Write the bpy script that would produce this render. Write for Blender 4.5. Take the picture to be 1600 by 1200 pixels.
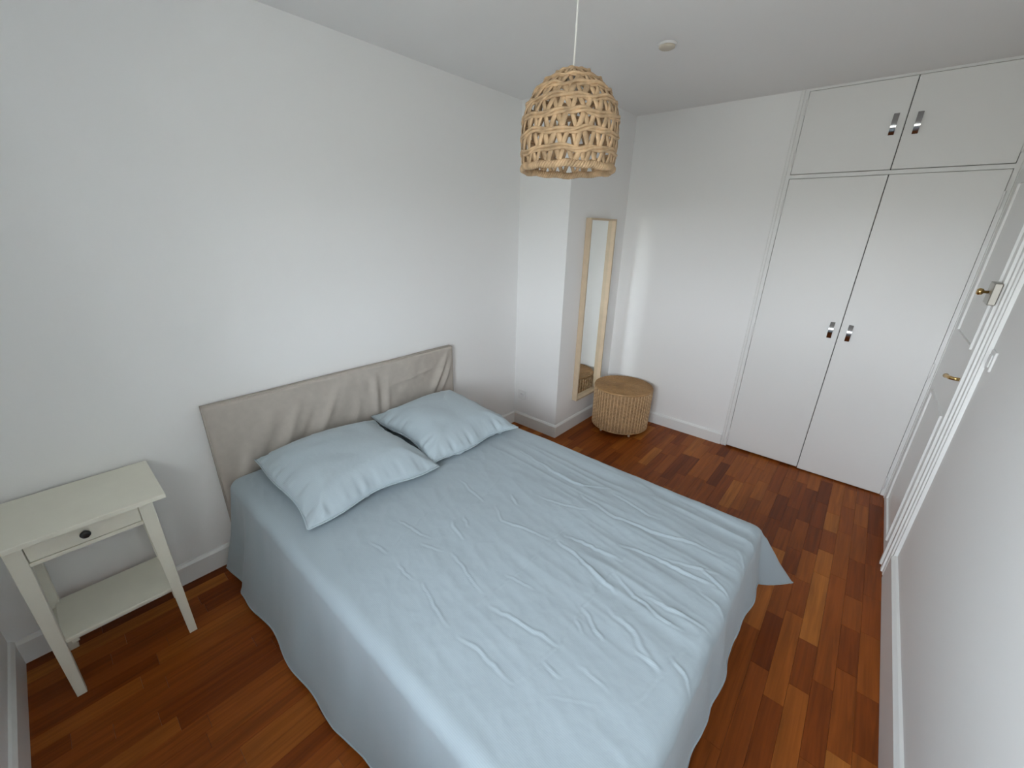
import bpy, bmesh, math, random
import numpy as np
from mathutils import Vector, Matrix

S = bpy.context.scene
for o in list(bpy.data.objects):
    bpy.data.objects.remove(o, do_unlink=True)
COL = S.collection

# ------------------------------------------------------------------ camera
CAM = Vector((2.1804, 0.4168, 1.6620))
YAW, PITCH, ROLL, FPX = -0.7062, -0.3664, -0.0232, 636.87
fw = Vector((math.sin(YAW)*math.cos(PITCH), math.cos(YAW)*math.cos(PITCH), math.sin(PITCH)))
rt = Vector((math.cos(YAW), -math.sin(YAW), 0)); dn = fw.cross(rt)
r2 = math.cos(ROLL)*rt + math.sin(ROLL)*dn
d2 = -math.sin(ROLL)*rt + math.cos(ROLL)*dn
cd = bpy.data.cameras.new('camera'); cam = bpy.data.objects.new('camera', cd); COL.objects.link(cam)
m3 = Matrix((r2, -d2, -fw)).transposed()
cam.matrix_world = Matrix.Translation(CAM) @ m3.to_4x4()
cd.sensor_width = 36; cd.sensor_fit = 'HORIZONTAL'; cd.lens = 36*FPX/1600; cd.clip_start = 0.02
S.camera = cam

# ------------------------------------------------------------------ world (overcast sky over darker ground), exposure
w = bpy.data.worlds.new('overcast_sky'); S.world = w; w.use_nodes = True
nt = w.node_tree; nt.nodes.clear()
g = nt.nodes.new('ShaderNodeTexCoord'); sx = nt.nodes.new('ShaderNodeSeparateXYZ')
rp = nt.nodes.new('ShaderNodeValToRGB'); bg = nt.nodes.new('ShaderNodeBackground'); wo = nt.nodes.new('ShaderNodeOutputWorld')
mr = nt.nodes.new('ShaderNodeMapRange'); mr.inputs['From Min'].default_value = -1; mr.inputs['From Max'].default_value = 1
e = rp.color_ramp.elements
e[0].position = 0.485; e[0].color = (0.32, 0.31, 0.29, 1)
e[1].position = 0.515; e[1].color = (0.99, 1.005, 1.085, 1)
ez = e.new(1.0); ez.color = (0.22, 0.27, 0.36, 1)
nt.links.new(g.outputs['Generated'], sx.inputs[0]); nt.links.new(sx.outputs['Z'], mr.inputs['Value'])
nt.links.new(mr.outputs[0], rp.inputs[0]); nt.links.new(rp.outputs[0], bg.inputs['Color'])
bg.inputs['Strength'].default_value = 39.5
nt.links.new(bg.outputs[0], wo.inputs['Surface'])
S.view_settings.view_transform = 'Standard'; S.view_settings.look = 'None'
S.view_settings.exposure = 0.0; S.view_settings.gamma = 1.0; S.view_settings.use_curve_mapping = False
S.cycles.max_bounces = 10; S.cycles.diffuse_bounces = 6; S.cycles.glossy_bounces = 5
S.cycles.transparent_max_bounces = 12; S.cycles.use_denoising = True
S.cycles.caustics_reflective = True; S.cycles.blur_glossy = 0.0; S.cycles.sample_clamp_indirect = 60

# the window opening behind the camera (real opening in wall_front), with a sampling portal
WX0, WX1, WZ0, WZ1 = 1.36, 2.42, 1.02, 1.95
WTH = 0.42                       # thickness of the outer wall
pl = bpy.data.lights.new('window_portal', 'AREA'); pl.shape = 'RECTANGLE'
pl.size = WX1-WX0; pl.size_y = WZ1-WZ0; pl.cycles.is_portal = True
po = bpy.data.objects.new('window_portal', pl); COL.objects.link(po)
po.location = ((WX0+WX1)/2, -WTH, (WZ0+WZ1)/2); po.rotation_euler = (math.radians(90), 0, 0)

# ------------------------------------------------------------------ room dimensions (metres)
W, D, H = 2.622, 3.880, 2.50
PX, PY = 0.4545, 3.0124          # chimney pillar
T = 0.016                        # baseboard thickness
rnd = random.Random(7)

# ------------------------------------------------------------------ materials
def mat(name, col, rough=0.6, metal=0.0, spec=0.5, bump=None, var=None):
    m = bpy.data.materials.new(name); m.use_nodes = True
    n = m.node_tree; b = n.nodes['Principled BSDF']
    b.inputs['Base Color'].default_value = (*col, 1); b.inputs['Roughness'].default_value = rough
    b.inputs['Metallic'].default_value = metal; b.inputs['Specular IOR Level'].default_value = spec
    tc = n.nodes.new('ShaderNodeTexCoord')
    if var:   # (scale, amount) mild colour mottling that belongs to the material
        t = n.nodes.new('ShaderNodeTexNoise'); t.inputs['Scale'].default_value = var[0]; t.inputs['Detail'].default_value = 4
        n.links.new(tc.outputs['Object'], t.inputs['Vector'])
        r = n.nodes.new('ShaderNodeValToRGB')
        a = var[1]
        r.color_ramp.elements[0].position = .3; r.color_ramp.elements[1].position = .7
        r.color_ramp.elements[0].color = (*[c*(1-a) for c in col], 1); r.color_ramp.elements[1].color = (*[min(1, c*(1+a)) for c in col], 1)
        n.links.new(t.outputs['Fac'], r.inputs[0]); n.links.new(r.outputs[0], b.inputs['Base Color'])
    if bump:  # (scale, strength, distance)
        t = n.nodes.new('ShaderNodeTexNoise'); t.inputs['Scale'].default_value = bump[0]; t.inputs['Detail'].default_value = 5
        n.links.new(tc.outputs['Object'], t.inputs['Vector'])
        bp = n.nodes.new('ShaderNodeBump'); bp.inputs['Strength'].default_value = bump[1]; bp.inputs['Distance'].default_value = bump[2]
        n.links.new(t.outputs['Fac'], bp.inputs['Height']); n.links.new(bp.outputs[0], b.inputs['Normal'])
    return m

WHITE_WALL = mat('wall_paint', (0.86, 0.86, 0.85), 0.75, bump=(60, .12, .002))
CEIL = mat('ceiling_paint', (0.84, 0.84, 0.835), 0.85, bump=(50, .1, .002))
GLOSSW = mat('gloss_white_paint', (0.84, 0.845, 0.83), 0.38, bump=(25, .08, .002))
DOORW = mat('wardrobe_paint', (0.80, 0.80, 0.785), 0.42, bump=(20, .08, .003))
STANDW = mat('stained_white_wood', (0.82, 0.80, 0.69), 0.45, var=(12, .02), bump=(40, .1, .001))
DARKGAP = mat('dark_gap', (0.03, 0.025, 0.02), 0.9)
BLACKK = mat('black_knob', (0.02, 0.02, 0.02), 0.3)
CHROME = mat('chrome', (0.45, 0.45, 0.46), 0.14, metal=1.0)
BRASS = mat('brass', (0.60, 0.40, 0.16), 0.25, metal=1.0)
STEEL = mat('lock_steel', (0.42, 0.40, 0.36), 0.35, metal=1.0)
PLAST = mat('white_plastic', (0.80, 0.80, 0.79), 0.35)
CREAMP = mat('cream_plastic', (0.62, 0.56, 0.46), 0.5)
CORD = mat('white_cord', (0.85, 0.85, 0.82), 0.5)
RATTAN = mat('rattan', (0.46, 0.285, 0.14), 0.55, var=(35, .25), bump=(120, .3, .001))
STAKE = mat('rattan_stake', (0.64, 0.45, 0.26), 0.5, var=(30, .15))
RATLID = mat('rattan_lid', (0.46, 0.27, 0.12), 0.5, var=(9, .18), bump=(120, .3, .001))
SEAGR = mat('seagrass', (0.55, 0.38, 0.225), 0.6, var=(26, .33), bump=(160, .4, .001))
PINE = mat('pale_pine', (0.60, 0.475, 0.33), 0.5, var=(15, .06), bump=(60, .15, .001))
MIRROR = mat('mirror_glass', (0.88, 0.90, 0.88), 0.0, metal=1.0)
LINEN = mat('beige_cotton', (0.49, 0.445, 0.395), 0.85, spec=.2, var=(30, .04), bump=(500, .25, .001))
MATTR = mat('mattress_ticking', (0.75, 0.75, 0.74), 0.8)
BEDBASE = mat('bed_base_fabric', (0.22, 0.21, 0.20), 0.85)

def glass_mat():
    m = bpy.data.materials.new('window_glass'); m.use_nodes = True; n = m.node_tree; n.nodes.clear()
    o = n.nodes.new('ShaderNodeOutputMaterial'); mx = n.nodes.new('ShaderNodeMixShader'); mx.inputs[0].default_value = .06
    t = n.nodes.new('ShaderNodeBsdfTransparent'); t.inputs[0].default_value = (.93, .95, .94, 1)
    gl = n.nodes.new('ShaderNodeBsdfGlossy'); gl.inputs['Roughness'].default_value = 0.0
    n.links.new(t.outputs[0], mx.inputs[1]); n.links.new(gl.outputs[0], mx.inputs[2]); n.links.new(mx.outputs[0], o.inputs[0])
    return m
GLASS = glass_mat()

def cloth_mat(name, col, stripe=420, amt=.05):
    m = bpy.data.materials.new(name); m.use_nodes = True; n = m.node_tree; b = n.nodes['Principled BSDF']
    b.inputs['Roughness'].default_value = .8; b.inputs['Specular IOR Level'].default_value = .25
    b.inputs['Sheen Weight'].default_value = .25; b.inputs['Sheen Roughness'].default_value = .4
    uv = n.nodes.new('ShaderNodeUVMap')
    wv = n.nodes.new('ShaderNodeTexWave'); wv.wave_type = 'BANDS'; wv.bands_direction = 'Y'
    wv.inputs['Scale'].default_value = stripe/ (2*math.pi) ; wv.inputs['Distortion'].default_value = 1.2
    wv.inputs['Detail'].default_value = 2; wv.inputs['Detail Scale'].default_value = 1.5
    n.links.new(uv.outputs[0], wv.inputs['Vector'])
    ns = n.nodes.new('ShaderNodeTexNoise'); ns.inputs['Scale'].default_value = 6; ns.inputs['Detail'].default_value = 6
    n.links.new(uv.outputs[0], ns.inputs['Vector'])
    mx = n.nodes.new('ShaderNodeMath'); mx.operation = 'MULTIPLY_ADD'; mx.inputs[1].default_value = .5
    n.links.new(wv.outputs['Fac'], mx.inputs[0]); 
    h = n.nodes.new('ShaderNodeMath'); h.operation = 'MULTIPLY'; h.inputs[1].default_value = .5
    n.links.new(ns.outputs['Fac'], h.inputs[0]); n.links.new(h.outputs[0], mx.inputs[2])
    r = n.nodes.new('ShaderNodeValToRGB')
    r.color_ramp.elements[0].position = .15; r.color_ramp.elements[1].position = .85
    r.color_ramp.elements[0].color = (*[c*(1-amt) for c in col], 1); r.color_ramp.elements[1].color = (*[c*(1+amt) for c in col], 1)
    n.links.new(mx.outputs[0], r.inputs[0]); n.links.new(r.outputs[0], b.inputs['Base Color'])
    fine = n.nodes.new('ShaderNodeTexNoise'); fine.inputs['Scale'].default_value = 45; fine.inputs['Detail'].default_value = 5
    n.links.new(uv.outputs[0], fine.inputs['Vector'])
    bp = n.nodes.new('ShaderNodeBump'); bp.inputs['Strength'].default_value = .25; bp.inputs['Distance'].default_value = .003
    n.links.new(fine.outputs['Fac'], bp.inputs['Height']); n.links.new(bp.outputs[0], b.inputs['Normal'])
    return m
CLOTH = cloth_mat('pale_blue_cotton', (0.38, 0.447, 0.485))
PILLOWM = cloth_mat('pale_blue_pillowcase', (0.43, 0.505, 0.545))

def plank_mat():
    m = bpy.data.materials.new('parquet_wood'); m.use_nodes = True; n = m.node_tree; b = n.nodes['Principled BSDF']
    L = n.links.new
    oi = n.nodes.new('ShaderNodeObjectInfo'); ge = n.nodes.new('ShaderNodeNewGeometry')
    ad = n.nodes.new('ShaderNodeMath'); ad.operation = 'ADD'; L(oi.outputs['Random'], ad.inputs[0]); L(ge.outputs['Random Per Island'], ad.inputs[1])
    fr = n.nodes.new('ShaderNodeMath'); fr.operation = 'FRACT'; L(ad.outputs[0], fr.inputs[0])
    r = n.nodes.new('ShaderNodeValToRGB'); els = r.color_ramp.elements
    cols = [(0, (.155, .032, .004)), (.12, (.200, .043, .005)), (.40, (.255, .060, .008)), (.70, (.290, .074, .010)), (.90, (.345, .098, .014)), (1, (.42, .140, .024))]
    els[0].position = 0; els[0].color = (*cols[0][1], 1); els[1].position = 1; els[1].color = (*cols[-1][1], 1)
    for p, c in cols[1:-1]:
        x = els.new(p); x.color = (*c, 1)
    L(fr.outputs[0], r.inputs[0])
    of = n.nodes.new('ShaderNodeMath'); of.operation = 'MULTIPLY'; of.inputs[1].default_value = 37; L(fr.outputs[0], of.inputs[0])
    cb = n.nodes.new('ShaderNodeCombineXYZ'); L(of.outputs[0], cb.inputs[0]); L(of.outputs[0], cb.inputs[2])
    va = n.nodes.new('ShaderNodeVectorMath'); va.operation = 'ADD'; L(ge.outputs['Position'], va.inputs[0]); L(cb.outputs[0], va.inputs[1])
    mp = n.nodes.new('ShaderNodeMapping'); mp.inputs['Scale'].default_value = (52, 2.6, 52); L(va.outputs[0], mp.inputs['Vector'])
    t = n.nodes.new('ShaderNodeTexNoise'); t.inputs['Scale'].default_value = 1.0; t.inputs['Detail'].default_value = 6; t.inputs['Distortion'].default_value = .8
    L(mp.outputs[0], t.inputs['Vector'])
    mr = n.nodes.new('ShaderNodeMapRange'); mr.inputs['From Min'].default_value = .25; mr.inputs['From Max'].default_value = .75
    mr.inputs['To Min'].default_value = .68; mr.inputs['To Max'].default_value = 1.26; L(t.outputs['Fac'], mr.inputs['Value'])
    mx = n.nodes.new('ShaderNodeVectorMath'); mx.operation = 'SCALE'; L(r.outputs[0], mx.inputs[0]); L(mr.outputs[0], mx.inputs['Scale'])
    L(mx.outputs[0], b.inputs['Base Color'])
    b.inputs['Roughness'].default_value = .40; b.inputs['Specular IOR Level'].default_value = .18
    bp = n.nodes.new('ShaderNodeBump'); bp.inputs['Strength'].default_value = .12; bp.inputs['Distance'].default_value = .002
    L(t.outputs['Fac'], bp.inputs['Height']); L(bp.outputs[0], b.inputs['Normal'])
    return m
PLANK = plank_mat()

# ------------------------------------------------------------------ mesh helpers
def obj(name, bm, material, parent=None, smooth=False, loc=None):
    me = bpy.data.meshes.new(name)
    if isinstance(bm, bmesh.types.BMesh):
        bmesh.ops.recalc_face_normals(bm, faces=bm.faces)
        bm.to_mesh(me); bm.free()
    else:
        me = bm
    if material: me.materials.append(material)
    if smooth:
        for p in me.polygons: p.use_smooth = True
    o = bpy.data.objects.new(name, me); COL.objects.link(o)
    if parent: 
        o.parent = parent
        o.matrix_parent_inverse = parent_world(parent).inverted()
    return o
def parent_world(p):
    if p.parent:
        return parent_world(p.parent) @ p.matrix_parent_inverse @ p.matrix_basis
    return p.matrix_basis.copy()
def tag(o, label, cat, group=None, kind=None):
    o['label'] = label; o['category'] = cat
    if group: o['group'] = group
    if kind: o['kind'] = kind
    return o
def thing(name, label, cat, loc=(0, 0, 0), kind=None):
    o = bpy.data.objects.new(name, None); COL.objects.link(o); o.location = loc; o.empty_display_size = .1
    return tag(o, label, cat, kind=kind)
def abox(bm, x0, x1, y0, y1, z0, z1, bev=0.0, seg=1):
    b2 = bmesh.new() if bev else bm
    vs = [b2.verts.new(p) for p in ((x0,y0,z0),(x1,y0,z0),(x1,y1,z0),(x0,y1,z0),(x0,y0,z1),(x1,y0,z1),(x1,y1,z1),(x0,y1,z1))]
    for f in ((0,3,2,1),(4,5,6,7),(0,1,5,4),(1,2,6,5),(2,3,7,6),(3,0,4,7)): b2.faces.new([vs[i] for i in f])
    if bev:
        bmesh.ops.bevel(b2, geom=list(b2.edges), offset=bev, segments=seg, affect='EDGES', profile=.7)
        merge(bm, b2)
    return bm
def merge(bm, b2):
    me = bpy.data.meshes.new('tmp'); b2.to_mesh(me); b2.free(); bm.from_mesh(me); bpy.data.meshes.remove(me)
def box(name, x0, x1, y0, y1, z0, z1, m, parent=None, bev=0.0, seg=1, smooth=False):
    return obj(name, abox(bmesh.new(), x0, x1, y0, y1, z0, z1, bev, seg), m, parent, smooth)
def tube(bm, pts, r, n=8, closed=False, flat=1.0, up=None):
    """tube along pts; r number or list; flat scales the second axis"""
    pts = [Vector(p) for p in pts]; N = len(pts); rings = []
    prev = None
    for i, p in enumerate(pts):
        a = pts[(i-1) % N] if (closed or i > 0) else p
        c = pts[(i+1) % N] if (closed or i < N-1) else p
        t = (c-a).normalized()
        if up is not None:
            u = Vector(up(p)) if callable(up) else Vector(up)
            u = (u - t*u.dot(t)).normalized()
        elif prev is None:
            u = t.orthogonal().normalized()
        else:
            u = (prev - t*prev.dot(t)).normalized()
        prev = u; v = t.cross(u)
        rr = r[i] if isinstance(r, (list, tuple)) else r
        rings.append([bm.verts.new(p + u*(rr*flat*math.cos(2*math.pi*k/n)) + v*(rr*math.sin(2*math.pi*k/n))) for k in range(n)])
    M = N if closed else N-1
    for i in range(M):
        A, B = rings[i], rings[(i+1) % N]
        for k in range(n): bm.faces.new((A[k], A[(k+1) % n], B[(k+1) % n], B[k]))
    if not closed:
        bm.faces.new(rings[0]); bm.faces.new(rings[-1])
    return bm
def lathe(bm, prof, n=32, c=(0, 0, 0), axis='z', cap=True):
    rings = []
    for r, h in prof:
        ring = []
        for k in range(n):
            a = 2*math.pi*k/n; x, y = r*math.cos(a), r*math.sin(a)
            p = {'z': (x, y, h), 'x': (h, x, y), 'y': (x, h, y)}[axis]
            ring.append(bm.verts.new((p[0]+c[0], p[1]+c[1], p[2]+c[2])))
        rings.append(ring)
    for A, B in zip(rings, rings[1:]):
        for k in range(n): bm.faces.new((A[k], A[(k+1) % n], B[(k+1) % n], B[k]))
    if cap:
        bm.faces.new(rings[0]); bm.faces.new(rings[-1])
    return bm
def grid_mesh(name, P, UV=None, closed_u=False):
    """P: (nu, nv, 3) array -> mesh of quads"""
    nu, nv = P.shape[:2]
    idx = np.arange(nu*nv).reshape(nu, nv)
    a = idx[:-1, :-1].ravel(); b = idx[1:, :-1].ravel(); c = idx[1:, 1:].ravel(); d = idx[:-1, 1:].ravel()
    me = bpy.data.meshes.new(name)
    me.from_pydata(P.reshape(-1, 3).tolist(), [], np.stack([a, b, c, d], 1).tolist())
    if UV is not None:
        uvl = me.uv_layers.new(name='UVMap'); li = np.empty(len(me.loops), dtype=np.int32)
        me.loops.foreach_get('vertex_index', li)
        uvl.data.foreach_set('uv', UV.reshape(-1, 2)[li].astype(np.float32).ravel())
    for p in me.polygons: p.use_smooth = True
    return me
_tab = np.random.RandomState(3).rand(256, 256)
def vnoise(x, y):
    """smooth value noise 0..1 (numpy arrays)"""
    xi = np.floor(x).astype(int); yi = np.floor(y).astype(int); fx = x-xi; fy = y-yi
    fx = fx*fx*(3-2*fx); fy = fy*fy*(3-2*fy)
    t = lambda i, j: _tab[i % 256, j % 256]
    return (t(xi, yi)*(1-fx)+t(xi+1, yi)*fx)*(1-fy) + (t(xi, yi+1)*(1-fx)+t(xi+1, yi+1)*fx)*fy
def sstep(a, b, x):
    t = np.clip((x-a)/(b-a), 0, 1); return t*t*(3-2*t)

# ================================================================== THE SETTING
tag(box('wall_left', -.15, 0, -WTH, D+.9, -.02, H+.02, WHITE_WALL), 'plain white wall behind the bed and nightstand', 'wall', kind='structure')
tag(box('wall_pillar', 0, PX, PY, D+.02, 0, H+.01, WHITE_WALL), 'white boxed-out corner pillar carrying the mirror', 'wall', kind='structure')
bm = bmesh.new(); abox(bm, PX-.05, 1.566, D, D+.15, -.02, H+.02)
tag(obj('wall_back', bm, WHITE_WALL), 'white end wall between pillar and wardrobe', 'wall', kind='structure')
DY0, DY1, DZ1 = 3.07, 3.842, 2.06        # door opening in right wall
bm = bmesh.new()
abox(bm, W, W+.15, -WTH, DY0, -.02, H+.02); abox(bm, W, W+.15, DY1, D+.9, -.02, H+.02); abox(bm, W, W+.15, DY0, DY1, DZ1, H+.02); abox(bm, W+.05, W+.15, DY0, DY1, -.02, DZ1)  # last box: unseen blocker added behind the door leaf against light leaking in
tag(obj('wall_right', bm, WHITE_WALL), 'white wall with the room door, right of the bed', 'wall', kind='structure')
bm = bmesh.new()
abox(bm, -.0, WX0, -WTH, 0, -.02, H+.02); abox(bm, WX1, W, -WTH, 0, -.02, H+.02)
abox(bm, WX0, WX1, -WTH, 0, -.02, WZ0); abox(bm, WX0, WX1, -WTH, 0, WZ1, H+.02)
tag(obj('wall_front', bm, WHITE_WALL), 'white window wall beside the nightstand', 'wall', kind='structure')
tag(box('ceiling', -.15, W+.15, -WTH, D+.9, H, H+.15, CEIL), 'plain white ceiling', 'ceiling', kind='structure')

# window_1 in the front wall
win = thing('window_1', 'white framed two-leaf window in the front wall', 'window', ((WX0+WX1)/2, -.15, WZ0), kind='structure')
bm = bmesh.new(); y0, y1 = -.31, -.24
abox(bm, WX0, WX0+.05, y0, y1, WZ0, WZ1); abox(bm, WX1-.05, WX1, y0, y1, WZ0, WZ1)
abox(bm, WX0+.05, WX1-.05, y0, y1, WZ0, WZ0+.05); abox(bm, WX0+.05, WX1-.05, y0, y1, WZ1-.05, WZ1)
xm = (WX0+WX1)/2; abox(bm, xm-.045, xm+.045, y0, y1, WZ0+.05, WZ1-.05)
obj('window_frame', bm, GLOSSW, win)
box('pane', WX0+.05, xm-.045, -.277, -.273, WZ0+.05, WZ1-.05, GLASS, win)
box('pane', xm+.045, WX1-.05, -.277, -.273, WZ0+.05, WZ1-.05, GLASS, win)
box('window_sill', WX0-.03, WX1+.03, -.24, .03, WZ0-.03, WZ0, GLOSSW, win, .004)

# floor: strip parquet running along the room, every visible board its own piece
floor = box('floor', -.02, W+.02, -.02, D+.6, -.10, -.0105, DARKGAP)
tag(floor, 'varnished reddish strip parquet floor', 'floor', kind='structure')
PWD = 0.0685
me_plank = bpy.data.meshes.new('plank')
bm = abox(bmesh.new(), -.5, .5, -.5, .5, -1, 0, 0); bm.to_mesh(me_plank); bm.free(); me_plank.materials.append(PLANK)
rest = bmesh.new(); count = 0
x = -.0025
planks = []
while x < W:
    y = -rnd.random()*.45
    xa, xb = x+.0004, min(x+PWD, W+.01)-.0004
    while y < D+.06:
        ln = rnd.choice((.26, .32, .38, .44, .50, .60, .72, .34) if y < 2.4 else (.22, .27, .32, .38, .44))
        ya, yb = max(y, -.01)+.0004, min(y+ln, D+.06)-.0004
        y += ln
        if yb-ya < .02: continue
        hid = (xa > .10 and xb < 1.98 and ya > .86 and yb < 2.16) or (xb < PX and ya > PY)
        planks.append((xa, xb, ya, yb, hid))
    x += PWD
for xa, xb, ya, yb, hid in planks:
    dz = rnd.uniform(-.00025, 0)
    if hid or count >= 299:
        abox(rest, xa, xb, ya, yb, -.010, dz)
    else:
        o = bpy.data.objects.new('plank', me_plank); COL.objects.link(o)
        o.location = ((xa+xb)/2, (ya+yb)/2, dz); o.scale = (xb-xa, yb-ya, .010); o.parent = floor; count += 1
o = obj('planks_under_bed', rest, PLANK, floor); o['kind'] = 'stuff'

# baseboards with a chamfered top
def skirting(name, path, h, t, label):
    """path: (point, inward offset direction) at each bend, mitred; chamfered top edge"""
    bm = bmesh.new(); sec = [(0, 0), (t, 0), (t, h-.014), (t*.45, h-.002), (0, h)]; rings = []
    for (px_, py_), (nx, ny) in path:
        rings.append([bm.verts.new((px_+nx*q, py_+ny*q, z)) for q, z in sec])
    for A_, B_ in zip(rings, rings[1:]):
        for k in range(len(sec)):
            j = (k+1) % len(sec); bm.faces.new((A_[k], A_[j], B_[j], B_[k]))
    bm.faces.new(rings[0]); bm.faces.new(rings[-1])
    return tag(obj(name, bm, GLOSSW), label, 'baseboard', kind='structure')
BB = .110
skirting('baseboard_left', [((0, T), (1, 0)), ((0, PY-T), (1, 0))], BB, T, 'white baseboard along the wall behind the bed')
skirting('baseboard_pillar', [((0, PY), (0, -1)), ((PX, PY), (1, -1)), ((PX, D), (1, 0))], BB, T, 'white baseboard around the corner pillar')
skirting('baseboard_back', [((PX+T, D), (0, -1)), ((1.548, D), (0, -1))], BB-.008, T, 'white baseboard of the end wall behind the wicker basket')
skirting('baseboard_right', [((W, T), (-1, 0)), ((W, 2.930), (-1, 0))], .155, .021, 'tall white baseboard along the wall right of the bed')
skirting('baseboard_front', [((0, 0), (0, 1)), ((W, 0), (0, 1))], BB+.01, T, 'white baseboard of the window wall by the nightstand')

# ---- built-in wardrobe
wr = thing('built_in_wardrobe', 'white built-in wardrobe with two tall doors and two cupboard doors above', 'wardrobe', (2.09, D, 0))
XL, XM, XR = 1.597, 2.0945, 2.580
MZ0, MZ1, TZ = 1.998, 2.026, 2.484
yF = D-.006
bm = bmesh.new()
abox(bm, 1.566, XL-.003, yF, D+.05, 0, H)                     # left jamb
abox(bm, XR+.003, W, yF, D+.05, 0, H)                        # right jamb
abox(bm, XL-.003, XR+.003, yF, D+.05, TZ+.003, H)            # head rail
abox(bm, XL-.003, XR+.003, yF, D+.05, MZ0+.003, MZ1-.003)    # middle rail
obj('frame', bm, DOORW, wr)
box('architrave', 1.552, 1.572, D-.014, D, 0, H, DOORW, wr, .003)
box('carcass', 1.56, W, D+.055, D+.60, 0, H, DARKGAP, wr)
def bow_handle(door, x, z, yface):
    """chrome strip bowed out from the door between two ends"""
    hw, hl = .0125, .054
    bm = bmesh.new(); N = 18; a = []; b = []
    for i in range(N+1):
        t = -1+2*i/N; z_ = z+hl*t
        d = .005+.021*(1-abs(t)**2.2)
        a.append([bm.verts.new((x+q*hw, yface-d, z_)) for q in (-1, 1)])
        b.append([bm.verts.new((x+q*hw, yface-max(-.0005, d-.0055), z_)) for q in (-1, 1)])
    for i in range(N):
        bm.faces.new((a[i][0], a[i][1], a[i+1][1], a[i+1][0])); bm.faces.new((b[i][0], b[i+1][0], b[i+1][1], b[i][1]))
        for q in (0, 1): bm.faces.new((a[i][q], a[i+1][q], b[i+1][q], b[i][q]))
    for i in (0, N): bm.faces.new((a[i][0], a[i][1], b[i][1], b[i][0]))
    o = obj('handle', bm, CHROME, door, True)
    o.data.set_sharp_from_angle(angle=.6)
    return o
def hinge(parent, x, z, y, h=.085, r=.0055):
    bm = bmesh.new(); lathe(bm, [(r*.6, z-h/2-.004), (r, z-h/2), (r, z+h/2), (r*.6, z+h/2+.004)], 10, (x, y, 0))
    return obj('hinge', bm, DOORW, parent, True)
for (xa, xb, za, zb, hx, hz, dy, side) in (
        (XL, XM-.002, MZ1, TZ, 2.047, 2.257, .0, -1), (XM+.002, XR, MZ1, TZ, 2.149, 2.253, .002, 1),
        (XL, XM-.002, .014, MZ0, 2.048, 1.065, .0, -1), (XM+.002, XR, .008, MZ0, 2.147, 1.060, .005, 1)):
    yf = D-.012-dy
    d = box('door', xa, xb, yf, D+.03, za, zb, DOORW, wr, .0025)
    d['label'] = ('tall ' if za < 1 else 'short upper ') + ('left' if side < 0 else 'right') + ' wardrobe door'
    bow_handle(d, hx, hz, yf)
    ex = xa-.004 if side < 0 else xb+.004
    for z in ((2.12, 2.40) if za > 1 else ((.11, .99, 1.83) if side < 0 else (.10, .905, 1.85))):
        hinge(d, ex, z, yf+.001)

# ---- room door in the right wall
dr = thing('door_1', 'white panelled room door with brass handle beside the wardrobe', 'door', (W, (DY0+DY1)/2, 0), kind='structure')
leafx = W-.018
d = box('door_leaf', leafx, W+.04, DY0+.004, DY1-.004, .008, DZ1-.004, GLOSSW, dr, .002)
def moulding(parent, ya, yb, za, zb, m):
    bm = bmesh.new(); wd, pr = .016, .009
    for (a0, a1, b0, b1) in ((ya, yb, za, za+wd), (ya, yb, zb-wd, zb), (ya, ya+wd, za+wd, zb-wd), (yb-wd, yb, za+wd, zb-wd)):
        abox(bm, leafx-pr, leafx, a0, a1, b0, b1)
    return obj('panel_moulding', bm, m, parent)
moulding(d, 3.190, 3.70, .07, .84, GLOSSW)
moulding(d, 3.190, 3.70, 1.18, 1.93, GLOSSW)
bm = bmesh.new()   # casing with stepped profile on near side, narrow on far side, head
CY = [(2.930, 0), (2.930, .014), (2.950, .014), (2.953, .020), (2.983, .020), (2.986, .027), (3.015, .027), (3.018, .022), (3.045, .022), (3.048, .032), (3.070, .032), (3.070, 0)]
lo = [bm.verts.new((W-t, y, 0)) for y, t in CY]; hi = [bm.verts.new((W-t, y, DZ1+.08)) for y, t in CY]
for k in range(len(CY)):
    j = (k+1) % len(CY); bm.faces.new((lo[k], lo[j], hi[j], hi[k]))
bm.faces.new(lo); bm.faces.new(hi)
abox(bm, W-.020, W, DY1, D, 0, DZ1)
abox(bm, W-.012, W, 3.0705, D, DZ1+.0005, DZ1+.08)
obj('casing', bm, GLOSSW, dr)
hp = box('handle_plate', leafx-.005, leafx, 3.092, 3.128, .885, 1.130, GLOSSW, d, .002)
bm = bmesh.new()
tube(bm, [(leafx-.004, 3.108, 1.052), (leafx-.026, 3.109, 1.052), (leafx-.036, 3.118, 1.051), (leafx-.040, 3.135, 1.049), (leafx-.044, 3.160, 1.046), (leafx-.046, 3.182, 1.044), (leafx-.046, 3.190, 1.043)],
     [.008, .008, .0085, .0085, .007, .0115, .007], 12)
obj('lever_handle', bm, BRASS, hp, True)
lk = box('rim_lock', leafx-.036, leafx, 3.078, 3.150, 1.400, 1.490, STEEL, d, .003)
bm = bmesh.new()
lathe(bm, [(.006, -.034), (.006, -.050), (.013, -.055), (.015, -.066), (.010, -.072)], 16, (leafx, 3.105, 1.447), 'x')
obj('lock_knob', bm, BRASS, lk, True)
box('lock_keep', W-.058, W-.0325, 3.022, 3.069, 1.400, 1.490, STEEL, dr, .003)
# light switch
sw = thing('light_switch', 'white rocker light switch on the wall beside the door', 'light switch', (W, 2.86, 1.205))
box('plate', W-.008, W, 2.822, 2.898, 1.165, 1.245, PLAST, sw, .002)
box('rocker', W-.012, W-.007, 2.838, 2.882, 1.180, 1.230, PLAST, sw, .002)

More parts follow.
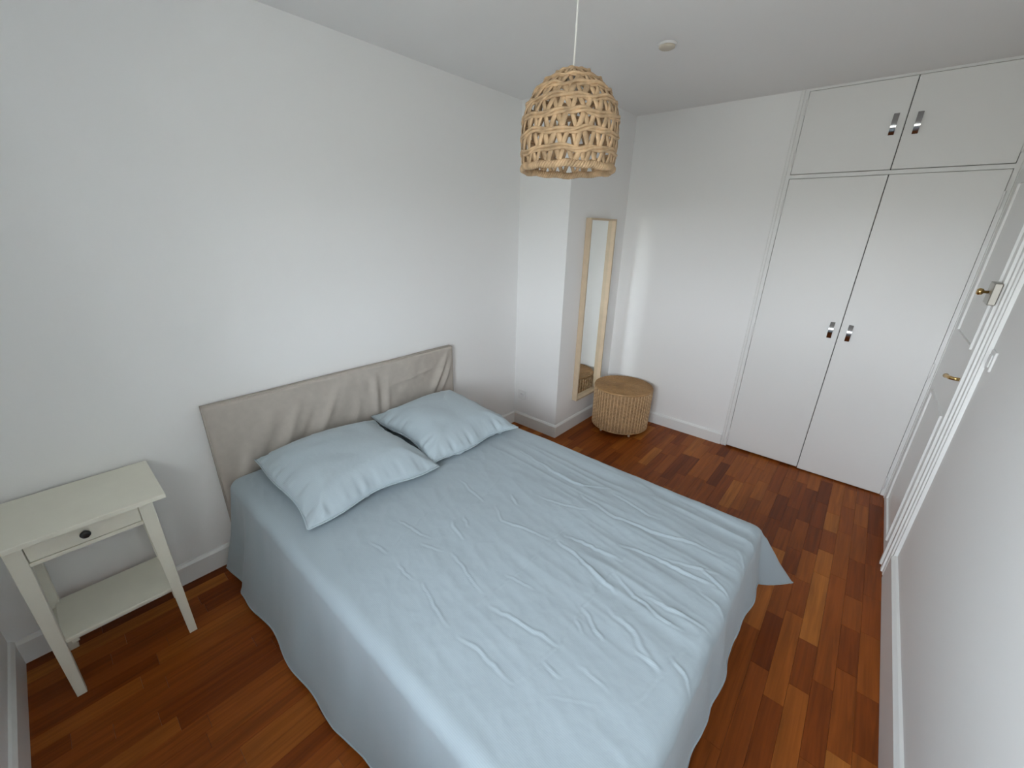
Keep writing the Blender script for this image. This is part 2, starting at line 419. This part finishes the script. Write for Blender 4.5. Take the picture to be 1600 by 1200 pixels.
# ================================================================== FURNITURE
# ---- bed
bed = thing('double_bed', 'double bed with a beige fabric covered headboard', 'bed', (1.06, 1.50, 0))
BY0, BY1, BX0, BX1 = .835, 2.165, .098, 2.03
ZT = .500
bm = abox(bmesh.new(), BX0, BX1, BY0+.01, BY1-.01, .305, ZT-.022, .035, 3); obj('mattress', bm, MATTR, bed, True)
box('bed_base', BX0+.005, BX1-.015, BY0+.02, BY1-.02, .13, .304, BEDBASE, bed, .008, 2)
for lx in (.16, 1.95):
    for ly in (.93, 2.07):
        bm = bmesh.new(); lathe(bm, [(.022, 0), (.024, .003), (.030, .128), (.028, .132)], 16, (lx, ly, 0)); obj('leg', bm, BEDBASE, bed, True)
# headboard: fabric slipcover with soft diagonal folds
hy0, hy1, hz0, hz1, hx0, hx1 = .772, 2.250, .14, .878, .018, .060
ny, nz = 180, 90
Y, Z = np.meshgrid(np.linspace(hy0, hy1, ny), np.linspace(hz0, hz1, nz), indexing='ij')
fold = np.zeros_like(Y)
def hfold(ya, za, yb, zb, wd, amp):
    global fold
    dx, dz = yb-ya, zb-za; L2 = dx*dx+dz*dz
    t = np.clip(((Y-ya)*dx+(Z-za)*dz)/L2, 0, 1); dist = np.hypot(Y-ya-t*dx, Z-za-t*dz)
    fold += amp*np.exp(-(dist/wd)**2)*np.sin(np.pi*np.clip(t*.9+.08, 0, 1))
hfold(1.02, .44, 1.19, .80, .028, .012); hfold(.93, .40, 1.10, .74, .03, -.010)
hfold(1.22, .48, 1.40, .82, .026, .011); hfold(1.15, .50, 1.28, .74, .025, -.008)
hfold(1.62, .56, 1.63, .83, .022, .010); hfold(1.70, .52, 1.71, .80, .018, .008); hfold(1.66, .52, 1.67, .8, .02, -.007)
hfold(2.04, .56, 2.21, .86, .022, .013); hfold(2.12, .56, 2.235, .78, .016, .010); hfold(2.08, .55, 2.22, .80, .02, -.008)
hfold(1.72, .72, 2.12, .76, .010, .004); hfold(.84, .36, .93, .66, .03, .008); hfold(1.45, .5, 1.52, .7, .03, .007)
fold += .006*(vnoise(Y*9-Z*5, Z*4+Y*2)-.5) + .003*(vnoise(Y*22, Z*16)-.5)
edge = np.minimum(np.minimum(Y-hy0, hy1-Y), hz1-Z)
em = sstep(0, .05, edge)
rim = .012*(1-np.clip(edge/.012, 0, 1))**2
topwave = .006*np.sin(Y*9)*sstep(.80, .878, Z)
Xf = hx1+1.5*fold*em-rim
P = np.stack([Xf, Y, Z-.004*vnoise(Y*6, Y*0)*sstep(.8, .878, Z)], -1)
me = grid_mesh('headboard_front', P)
bm = bmesh.new(); bm.from_mesh(me); bpy.data.meshes.remove(me)
ext = bmesh.ops.extrude_edge_only(bm, edges=[e for e in bm.edges if e.is_boundary])
for v in [v for v in ext['geom'] if isinstance(v, bmesh.types.BMVert)]: v.co.x = hx0
bmesh.ops.holes_fill(bm, edges=[e for e in bm.edges if e.is_boundary], sides=0)
hb = obj('headboard', bm, LINEN, bed, True)
bm = bmesh.new()
tube(bm, [(hx1-.010, hy1-.0015, hz0), (hx1-.010, hy1-.001, .5), (hx1-.010, hy1, hz1-.006), (hx1-.011, hy1-.012, hz1-.003)] , .0035, 8)
tube(bm, [(hx1-.010, hy0+.001, hz0), (hx1-.010, hy0, hz1-.006), (hx1-.010, hy0+.2, hz1-.003), (hx1-.010, 1.5, hz1-.005), (hx1-.010, hy1-.012, hz1-.003)], .003, 8)
obj('piping', bm, LINEN, hb, True)

# ---- bedspread draped over the bed
yn, yf_, xe = .842, 2.158, 2.045        # where cloth turns over the edges
xh = .094
Ln, Lf, Lfoot = .500, .34, .300
def pack(lo, hi, n): return np.linspace(lo, hi, n)
A1 = np.concatenate([np.linspace(xh, xe, 440)[:-1], np.linspace(xe, xe+Lfoot, 56)])
B1 = np.concatenate([np.linspace(yn-Ln, yn, 90)[:-1], np.linspace(yn, yf_, 300)[:-1], np.linspace(yf_, yf_+Lf, 50)])
A, B = np.meshgrid(A1, B1, indexing='ij')
sx_ = np.maximum(A-xe, 0); sn = np.maximum(yn-B, 0); sf = np.maximum(B-yf_, 0)
# profile: distance over the edge -> outward, drop
def profile(s, flare):
    """arc of radius R then nearly vertical with flare toward the hem"""
    R = .050
    th = np.clip(s/R, 0, np.pi/2*.92)
    o = R*np.sin(th); z = -R*(1-np.cos(th))
    rem = np.maximum(s-R*np.pi/2*.92, 0)
    ang = .92*np.pi/2
    o = o+rem*np.cos(ang)*.6; z = z-rem*np.sin(ang)
    o = o+flare*np.clip(rem/.35, 0, 1.3)**2
    return o, z
Xp = np.minimum(A, xe).copy(); Yp = np.clip(B, yn, yf_).copy(); Zp = np.full_like(A, ZT)
sy = sn+sf; sgn = np.where(B < yn, -1., 1.)
rho = np.hypot(sx_, sy); phi = np.arctan2(sy, np.maximum(sx_, 1e-9))   # 0 foot, pi/2 side
side = (np.clip(phi/(np.pi/2), 0, 1))
flare = .040*(1-side)+np.where(B < yn, .030, .03)*side
wav = np.where(B < yn, .012*np.sin(A*7.3+1.0)+.008*np.sin(A*17+.4), .008*np.sin(A*9))*side \
    + (1-side)*(.010*np.sin(B*13)+.006*np.sin(B*31+1))
o_, z_ = profile(rho, flare)
low = np.clip((rho-.06)/.35, 0, 1)
horn = np.exp(-((phi-.80)/.25)**2)*(sx_ > 0)*(sy > 0)
hk = horn*np.clip(rho/.12, 0, 1)
o_ = o_+wav*low*(1-.8*horn)+.43*np.maximum(rho-.02, 0)*hk
z_ = z_+hk*rho*.14
ux, uy = np.where(rho > 0, np.cos(phi), 0), np.where(rho > 0, np.sin(phi), 0)
Xp += o_*ux; Yp += sgn*o_*uy; Zp += z_
# pleat near the head of the near side (cloth folds forward on itself)
pl_ = (B < yn)*low
Yp -= pl_*.030*sstep(.24, .31, A)*(1-sstep(.31, 1.0, A)) 
Zp += pl_*.012*(1-sstep(.08, .26, A))
# soft body + creases on top
top = 1-np.clip(rho/.12, 0, 1)
hgt = .010*(vnoise(A*3.1, B*3.1)-.5)+.004*(vnoise(A*7+9, B*8)-.5)
# long pulls towards the foot, stronger on the far half
pull = sstep(.9, 1.7, A)*(.35+.65*sstep(.9, 1.9, B))
q = B+.16*(A-1.5)*.6
hgt += .0022*(np.abs(vnoise(A*9+50, (B+.3*A)*13)-.5)*-2+.5)
hgt += .0007*(np.abs(vnoise(A*24+20, (B+.25*A)*30)-.5)*-2+.5)+.0010*(np.abs(vnoise(A*12-B*9+70, B*16+A*8)-.5)*-2+.5)
hgt += pull*.0058*(np.abs(vnoise(A*2.2, q*15)-.5)*-2+.5)
hgt += .35*pull*.008*(np.abs(vnoise(A*4.5+40, q*27)-.5)*-2+.5)
far = sstep(1.5, 2.0, B)*sstep(.7, 1.0, A)
hgt += far*.005*(np.abs(vnoise(A*1.6+80, (B+.05*A)*24)-.5)*-2+.5)
def px(pts):   # pixels measured in the photograph -> points on the bed top plane, used once to place the creases
    r = []
    for u, v in pts:
        dv = r2*((u-800)/FPX)+d2*((v-600)/FPX)+fw
        t = (ZT-CAM.z)/dv.z; p = CAM+dv*t; r.append((p.x, p.y))
    return r
_z = lambda pts: px([(580+a/2.58, 680+b/2.58) for a, b in pts])
for pts, wd, am in (
    ([(320, 475), (400, 570), (445, 640)], .009, .008), ([(205, 600), (250, 680), (315, 765)], .009, .008),
    ([(350, 805), (450, 880), (575, 995)], .010, .008), ([(490, 685), (620, 760), (745, 840)], .011, .009),
    ([(765, 430), (850, 500), (935, 590), (985, 635)], .013, .012), ([(360, 185), (410, 225), (450, 270)], .010, .008),
    ([(500, 290), (530, 345), (620, 370), (710, 415)], .011, .008), ([(790, 400), (900, 445), (1010, 505)], .012, .008),
    ([(1010, 440), (1130, 490), (1300, 570), (1390, 610)], .014, .010), ([(600, 65), (740, 150), (850, 205), (960, 215)], .014, .008),
    ([(850, 240), (980, 330), (1130, 385), (1300, 440), (1400, 480)], .014, .009), ([(980, 240), (1070, 290), (1150, 340)], .013, .008),
    ([(680, 250), (780, 280), (870, 300)], .012, .006), ([(540, 560), (600, 580), (650, 615)], .008, .007),
    ([(1330, 540), (1400, 600), (1460, 660)], .013, .011), ([(1100, 650), (1230, 710), (1370, 800)], .012, .009),
    ([(850, 690), (900, 770), (935, 810)], .012, .011), ([(820, 740), (850, 790)], .010, .009), ([(1080, 880), (1165, 950)], .013, .009),
    ([(1210, 900), (1270, 980), (1330, 1084)], .013, .012), ([(0, 430), (70, 475)], .008, .006), ([(110, 345), (240, 415)], .009, .007),
    ([(980, 560), (1060, 650), (1200, 760), (1250, 790)], .014, .009), ([(330, 350), (370, 420)], .012, .009), ([(380, 330), (400, 370)], .012, .008),
    ([(1480, 470), (1540, 560), (1560, 640)], .014, .012), ([(1540, 430), (1590, 500), (1600, 560)], .014, .012),
    ([(700, 920), (760, 975)], .010, .008), ([(840, 930), (960, 1030)], .011, .005), ([(560, 240), (590, 280)], .010, .007),
    ([(1330, 640), (1420, 700), (1480, 780)], .012, .008), ([(960, 700), (1060, 800), (1160, 960)], .016, .009),
    ([(1180, 500), (1400, 560)], .010, .006), ([(200, 440), (280, 470)], .009, .006), ([(100, 520), (160, 580)], .010, .007),
    # fold lines left by the packet, across the bed
    ([(390, 720), (600, 540), (720, 440), (840, 310)], .006, .004), ([(600, 990), (740, 860), (840, 700), (940, 590), (1060, 450)], .006, .004),
    ([(60, 470), (200, 340), (330, 210)], .006, .003), ([(700, 1040), (900, 1084)], .006, .003), ([(1060, 1084), (1150, 980), (1260, 860)], .006, .004),
    ([(230, 420), (430, 270), (520, 170)], .006, .003)):
    poly = _z(pts); wd = wd*.42; am = am*.50
    acc = np.zeros_like(A)
    Aw = A+.016*(vnoise(A*16+7, B*16)-.5)+.006*(vnoise(A*50, B*50+3)-.5); Bw = B+.016*(vnoise(A*16+90, B*16+31)-.5)+.006*(vnoise(A*50+60, B*50)-.5)
    n_ = len(poly)-1
    for i in range(n_):
        (ax, ay), (bx, by) = poly[i], poly[i+1]
        dx, dy = bx-ax, by-ay; L2 = dx*dx+dy*dy
        t = np.clip(((Aw-ax)*dx+(Bw-ay)*dy)/L2, 0, 1); dist = np.hypot(Aw-ax-t*dx, Bw-ay-t*dy)
        k = (i+t)/n_
        sd = np.sign((Aw-ax)*dy-(Bw-ay)*dx)
        s_ = np.exp(-(dist/wd)**2)-.55*np.exp(-((dist-wd*1.7)/wd)**2)*(sd > 0)
        s_ = s_*(.15+.85*np.sin(np.pi*np.clip(k*.9+.05, 0, 1)))
        acc = np.where(np.abs(s_) > np.abs(acc), s_, acc)
    hgt += am*acc*.8
Zp += hgt*top
# side wrinkles: push along the outward direction
swr = (1-top)*(.006*(vnoise(A*14, rho*6+B*0)-.5)*side+.010*(vnoise(B*16+3, rho*4)-.5)*(1-side))
Xp += swr*ux; Yp += sgn*swr*uy
Zp = np.maximum(Zp, .012)
P = np.stack([Xp, Yp, Zp], -1); UV = np.stack([A, B], -1)
me = grid_mesh('bedspread', P, UV)
bs = obj('bedspread', me, CLOTH)
sol = bs.modifiers.new('thickness', 'SOLIDIFY'); sol.thickness = .004; sol.offset = -1
tag(bs, 'pale blue wrinkled cotton bedspread hanging over the sides of the bed', 'bedspread')
bm = bmesh.new()   # hem stitching along foot and near edges
hem = [tuple(P[i, 0]) for i in range(0, P.shape[0], 3)]
tube(bm, hem, .0032, 6)
hem = [tuple(P[-1, j]) for j in range(0, P.shape[1], 3)]
tube(bm, hem, .0032, 6)
obj('hem', bm, CLOTH, bs, True)

# ---- pillows
def pillow(label, c, rz, tilt, seed, hw=.322, hd=.325, th=.092):
    root = thing('pillow', label, 'pillow', c); root['group'] = 'pillows at the headboard'
    root.rotation_euler = (0, tilt, rz)
    n = 90
    u = np.linspace(-1, 1, n); U, V = np.meshgrid(u, u, indexing='ij')
    r1 = np.random.RandomState(seed); o1, o2 = r1.rand(2)*50
    def sheet(sgn):
        prof = (np.clip(1-np.abs(U)**2.6, 0, 1)*np.clip(1-np.abs(V)**2.6, 0, 1))**.55
        x = hd*U*(1-.055*(1-V**2)*np.abs(U)); y = hw*V*(1-.055*(1-U**2)*np.abs(V))
        z = th*prof
        if sgn < 0: z = -.55*z
        ed = 1-np.maximum(np.abs(U), np.abs(V))
        rip = np.exp(-(ed/.16)**2)*sstep(0, .05, ed)
        ang = np.where(np.abs(U) > np.abs(V), V, U)
        z = z+sgn*rip*.013*(vnoise(ang*13+o1, ed*2+o2)-.5)*2
        z = z+sgn*prof*(.012*(vnoise(U*2.2+o2, V*2.2+o1)-.5)+.006*(vnoise(U*5+o1, V*4+o2)-.5))
        # diagonal pulls from corners
        z = z+sgn*.008*prof*np.exp(-((np.abs(U)-np.abs(V))/.12)**2)*sstep(.35, .8, np.abs(U))
        wob = .012*np.sin(V*5+o1)*(np.abs(U) > .0)*np.abs(U)**6
        droop = -.022*sstep(.55, 1, np.maximum(np.abs(U), np.abs(V)))
        return np.stack([x+wob, y+.010*np.sin(U*4+o2)*np.abs(V)**6, z+droop+.006*np.sin(U*3+V*2.4+o1)], -1)
    T_, B_ = sheet(1), sheet(-1)
    UV = np.stack([U*hd+o1, V*hw+o2], -1)
    a = grid_mesh('a', T_, UV); b = grid_mesh('b', B_[::-1], UV[::-1])
    bm = bmesh.new(); bm.from_mesh(a); bm.from_mesh(b); bpy.data.meshes.remove(a); bpy.data.meshes.remove(b)
    bmesh.ops.remove_doubles(bm, verts=bm.verts, dist=.0006)
    o = obj('pillowcase', bm, PILLOWM, None, True); o.parent = root
    ring = [T_[i, 0] for i in range(n)]+[T_[-1, j] for j in range(1, n)]+[T_[i, -1] for i in range(n-2, -1, -1)]+[T_[0, j] for j in range(n-2, 0, -1)]
    bm = tube(bmesh.new(), [tuple(p) for p in ring[::2]], .0042, 6, closed=True)
    s = obj('seam', bm, PILLOWM, None, True); s.parent = root
    return root
pillow('pale blue pillow on the side of the bed nearer the nightstand', (.432, 1.220, .572), math.radians(-2), math.radians(2.5), 5)
pillow('pale blue pillow at the far end of the headboard, away from the nightstand', (.430, 1.850, .574), math.radians(-4), math.radians(3), 11, hw=.300)

# ---- nightstand
ns = thing('nightstand', 'small white wooden nightstand with one drawer and a low shelf', 'nightstand', (.19, .32, 0))
box('table_top', .022, .368, .096, .545, .682, .700, STANDW, ns, .003, 2)
def taper_leg(x0, x1, y0, y1, ix, iy):
    """outer faces straight, inner faces taper below the apron"""
    bm = bmesh.new(); k = .36
    rows = []
    for z, s in ((0, k), (.58, 0), (.682, 0)):
        xa, xb = (x0, x1-(x1-x0)*s) if ix > 0 else (x0+(x1-x0)*s, x1)
        ya, yb = (y0, y1-(y1-y0)*s) if iy > 0 else (y0+(y1-y0)*s, y1)
        rows.append([bm.verts.new(p) for p in ((xa, ya, z), (xb, ya, z), (xb, yb, z), (xa, yb, z))])
    for a, b in zip(rows, rows[1:]):
        for i in range(4): bm.faces.new((a[i], a[(i+1) % 4], b[(i+1) % 4], b[i]))
    bm.faces.new(rows[0]); bm.faces.new(rows[-1])
    bmesh.ops.bevel(bm, geom=list(bm.edges), offset=.0015, segments=1, affect='EDGES')
    return obj('leg', bm, STANDW, ns)
lx0, lx1, ly0, ly1 = .045, .338, .136, .506; LW = .042
taper_leg(lx0, lx0+LW, ly0, ly0+LW, 1, 1); taper_leg(lx1-LW, lx1, ly0, ly0+LW, -1, 1)
taper_leg(lx0, lx0+LW, ly1-LW, ly1, 1, -1); taper_leg(lx1-LW, lx1, ly1-LW, ly1, -1, -1)
box('side_panel', lx0+LW, lx1-LW, ly0+.006, ly0+.024, .590, .682, STANDW, ns)
box('side_panel', lx0+LW, lx1-LW, ly1-.024, ly1-.006, .590, .682, STANDW, ns)
box('back_panel', lx0+.008, lx0+.026, ly0+LW, ly1-LW, .590, .682, STANDW, ns)
dw = box('drawer', lx1-.024, lx1-.006, ly0+LW+.0025, ly1-LW-.0025, .606, .679, STANDW, ns, .0015)
bm = bmesh.new(); lathe(bm, [(.006, -.001), (.006, .010), (.012, .014), (.0145, .020), (.0125, .026), (.006, .028)], 20, (lx1-.006, .318, .645), 'x')
obj('knob', bm, BLACKK, dw, True)
box('front_rail', lx1-.032, lx1-.004, ly0+LW, ly1-LW, .590, .604, STANDW, ns, .001)
box('shelf', .055, .314, ly0+.022, ly1-.022, .230, .246, STANDW, ns, .002)
box('shelf_rail', lx0+LW*.8, lx1-LW*.8, ly0+.010, ly0+.028, .195, .230, STANDW, ns)
box('shelf_rail', lx0+LW*.8, lx1-LW*.8, ly1-.028, ly1-.010, .195, .230, STANDW, ns)
box('shelf_bracket', .265, .300, ly0+.042, ly0+.062, .206, .230, STANDW, ns, .001)

# ---- mirror on the pillar
mi = thing('wall_mirror', 'tall narrow mirror in a pale wooden box frame on the pillar', 'mirror', (PX, 3.45, .27))
my0, my1, mz0, mz1, mxf, fwid = 3.246, 3.640, .272, 1.742, PX+.048, .013
bm = bmesh.new()
abox(bm, PX+.002, mxf, my0, my0+fwid, mz0, mz1); abox(bm, PX+.002, mxf, my1-fwid, my1, mz0, mz1)
abox(bm, PX+.002, mxf, my0+fwid, my1-fwid, mz0, mz0+fwid); abox(bm, PX+.002, mxf, my0+fwid, my1-fwid, mz1-fwid, mz1)
obj('frame', bm, PINE, mi)
box('glass', PX+.006, PX+.014, my0+fwid, my1-fwid, mz0+fwid, mz1-fwid, MIRROR, mi)

# ---- outlet on the pillar
ol = thing('wall_outlet', 'white square wall outlet low on the pillar', 'outlet', (.09, PY, .285))
box('plate', .048, .130, PY-.009, PY, .243, .325, PLAST, ol, .003, 2)
bm = bmesh.new(); lathe(bm, [(.0215, -.0095), (.0215, -.012), (.018, -.012), (.017, -.0093)], 24, (.089, PY, .284), 'y'); obj('socket', bm, PLAST, ol, True)

# ---- wicker basket
BC = (.762, 3.585); Rt, Rb, zb, zt = .243, .236, .042, .385
bk = thing('wicker_basket', 'round lidded wicker basket on short legs beneath the mirror', 'basket', (BC[0], BC[1], 0))
bm = bmesh.new()
nst = 54
def rb(z): return Rb+(Rt-Rb)*(z-zb)/(zt-zb)
for k in range(nst):
    a = 2*math.pi*(k+.0)/nst
    for da in (0.0,):
        pts = []
        for i in range(9):
            z = zb+(zt-zb)*i/8; r = rb(z)+.0028
            pts.append((BC[0]+r*math.cos(a+da), BC[1]+r*math.sin(a+da), z))
        tube(bm, pts, .0044, 6)
o = obj('stakes', bm, STAKE, bk, True); o['kind'] = 'stuff'
bm = bmesh.new(); rows = 44; seg = nst*4
for j in range(rows):
    z = zb+.004+(zt-zb-.008)*j/(rows-1); ph = 0 if (j//2) % 2 == 0 else math.pi
    pts = []
    for i in range(seg):
        a = 2*math.pi*i/seg; r = rb(z)-.0005+.0030*math.cos(a*nst/2+ph)
        pts.append((BC[0]+r*math.cos(a), BC[1]+r*math.sin(a), z))
    tube(bm, pts, .0042, 4, closed=True)
o = obj('weave', bm, RATTAN, bk, True); o['kind'] = 'stuff'
bm = bmesh.new()
for z, r, t in ((zb, Rb+.001, .008), (zb+.055, rb(zb+.055)+.003, .004)):
    tube(bm, [(BC[0]+r*math.cos(2*math.pi*i/64), BC[1]+r*math.sin(2*math.pi*i/64), z) for i in range(64)], t, 8, closed=True)
obj('rim', bm, RATTAN, bk, True)
bm = bmesh.new(); lathe(bm, [(.001, zb+.004), (Rb-.004, zb+.004), (Rb-.004, zb+.010), (.001, zb+.010)], 48, (BC[0], BC[1], 0), cap=False); obj('bottom', bm, RATLID, bk)
bm = bmesh.new(); nr = 34; prof = [(.0005, zt)]    # spiral-coil lid, one groove for each coil
for i in range(nr):
    r0 = (Rt+.004)*i/nr; r1 = (Rt+.004)*(i+1)/nr; crown = .012*(1-(r1/Rt)**2)
    prof += [(r0+.0012+.0003*i/nr, zt+.012+crown), (.5*(r0+r1), zt+.0155+crown), (r1-.0008, zt+.012+crown)]
prof += [(Rt+.006, zt+.007), (Rt+.005, zt+.001), (Rt-.004, zt-.001), (.001, zt-.001)]
lathe(bm, prof[1:], 72, (BC[0], BC[1], 0))
lid = obj('lid', bm, RATLID, bk, True)
bm = bmesh.new()
for k in range(48):     # radial stitching
    a = 2*math.pi*k/48; pts = []
    r_in = .03 if k % 4 == 0 else (.09 if k % 2 == 0 else .15)
    for i in range(10):
        r = r_in+(Rt+.002-r_in)*i/9; crown = .012*(1-(r/Rt)**2)
        pts.append((BC[0]+r*math.cos(a+.06*math.sin(i*1.6)), BC[1]+r*math.sin(a+.06*math.sin(i*1.6)), zt+.0155+crown))
    tube(bm, pts, .0022, 5)
o = obj('stitching', bm, RATLID, lid, True); o['kind'] = 'stuff'
for k in range(5):
    a = math.radians(-111+72*k); lx, ly = BC[0]+(Rb-.030)*math.cos(a), BC[1]+(Rb-.030)*math.sin(a)
    bm = bmesh.new(); lathe(bm, [(.008, 0), (.010, .003), (.011, zb+.006), (.009, zb+.008)], 12, (lx, ly, 0)); obj('leg', bm, PINE, bk, True)

# ---- pendant lamp
LC = Vector((1.2405, 1.80, 0)); LZ0, LZ1 = 1.862, 2.160; LR = .166
pd = thing('pendant_lamp', 'dome pendant lamp of woven natural seagrass hanging over the bed', 'lamp', (LC.x, LC.y, H))
prof_t = [0, .10, .25, .40, .52, .62, .72, .81, .89, .95, .985, 1.0]
prof_r = [.965, .985, 1.0, 1.0, .98, .93, .835, .705, .535, .36, .21, .10]
def lr(t): return LR*float(np.interp(t, prof_t, prof_r))
def lz(t): return LZ0+(LZ1-LZ0)*t
def lp(t, a, off=0.0): 
    r = lr(t)+off
    return (LC.x+r*math.cos(a), LC.y+r*math.sin(a), lz(t)+(off*.6 if t > .75 else 0))
def outw(p): return Vector((p[0]-LC.x, p[1]-LC.y, max(0, (p[2]-lz(.45))*.9)))
bands = [0.0, .152, .325, .49, .640, .762, .872, .955]
rows_n = [24, 24, 24, 24, 22, 20, 16]
shade = None
bm = bmesh.new(); rr = random.Random(5)      # zigzag straps between the bands
for i in range(len(bands)-1):
    t0, t1 = bands[i], bands[i+1]; n = rows_n[i]
    off0 = rr.random()
    for k in range(n):
        a0 = 2*math.pi*(k+off0)/n; st = 2*math.pi/n
        for sg in (-1, 1):
            j0, j1, wj = rr.uniform(-.1, .1)*st, rr.uniform(-.12, .12)*st, rr.uniform(.85, 1.2)
            pts = []
            for s in range(5):
                q_ = s/4
                pts.append(lp(t0+(t1-t0)*q_, a0+j0+(sg*.40*st+j1)*q_*1.0, .0015*sg+.002*math.sin(math.pi*q_)))
            wd = .0086*wj*min(1, lr((t0+t1)/2)/LR+.15)
            tube(bm, pts, wd, 6, flat=.18, up=outw)
shade = obj('lamp_shade', bm, SEAGR, pd, True)
for i, t in enumerate(bands):                # twisted double strands
    bm = bmesh.new(); N = 150 if i else 480; tw = 4 if i else 36
    nstrand = 3
    for s in range(nstrand):
        pts = []
        amp = (.0058 if i else .0066) if i < 6 else .0035
        for k in range(N):
            a = 2*math.pi*k/N; ph = tw*a+2*math.pi*s/nstrand+.6*math.sin(3*a+i)
            jz = .0035*math.sin(5*a+i*2)*((1 if i < 6 else .3) if i else .3)+.002*math.sin(11*a+i)
            x_, y_, z_0 = lp(t, a, amp*(.4 if i else .8)*math.cos(ph)+.0015)
            pts.append((x_, y_, z_0+amp*1.1*math.sin(ph)+jz))
        tube(bm, pts, (.0050 if i < 6 else .0042) if i else .0055, 6, closed=True)
    obj('woven_band' if i else 'braided_rim', bm, SEAGR, shade, True)
bm = bmesh.new()                              # spokes over the crown
for k in range(20):
    a = 2*math.pi*k/20
    tube(bm, [lp(t, a+.3*(t-.9), .003) for t in (.90, .93, .955, .98, 1.0)], .0055, 6, flat=.4, up=outw)
tube(bm, [(LC.x+.024*math.cos(2*math.pi*k/24), LC.y+.024*math.sin(2*math.pi*k/24), LZ1-.001) for k in range(24)], .006, 8, closed=True)
obj('crown', bm, SEAGR, shade, True)
bm = bmesh.new(); lathe(bm, [(.019, LZ1-.065), (.020, LZ1-.060), (.020, LZ1-.006), (.010, LZ1+.004), (.004, LZ1+.008)], 20, (LC.x, LC.y, 0)); obj('lamp_holder', bm, PLAST, pd, True)
bm = bmesh.new(); tube(bm, [(LC.x, LC.y, LZ1), (LC.x+.001, LC.y, LZ1+.1), (LC.x, LC.y+.001, LZ1+.2), (LC.x, LC.y, H-.02)], .0032, 8); obj('cord', bm, CORD, pd, True)
bm = bmesh.new(); lathe(bm, [(.008, H-.045), (.030, H-.035), (.040, H-.012), (.040, H)], 28, (LC.x, LC.y, 0)); obj('ceiling_rose', bm, PLAST, pd, True)

# ---- small round cap on the ceiling
cp = thing('ceiling_cap', 'small round cream cap on the ceiling beyond the lamp', 'ceiling cap', (1.153, 2.709, H))
bm = bmesh.new(); lathe(bm, [(.044, H), (.044, H-.006), (.041, H-.010)], 32, (1.153, 2.709, 0)); obj('base', bm, PLAST, cp, True)
bm = bmesh.new(); lathe(bm, [(.038, H-.010), (.037, H-.017), (.030, H-.021), (.002, H-.022)], 32, (1.153, 2.709, 0)); obj('cover', bm, CREAMP, cp, True)
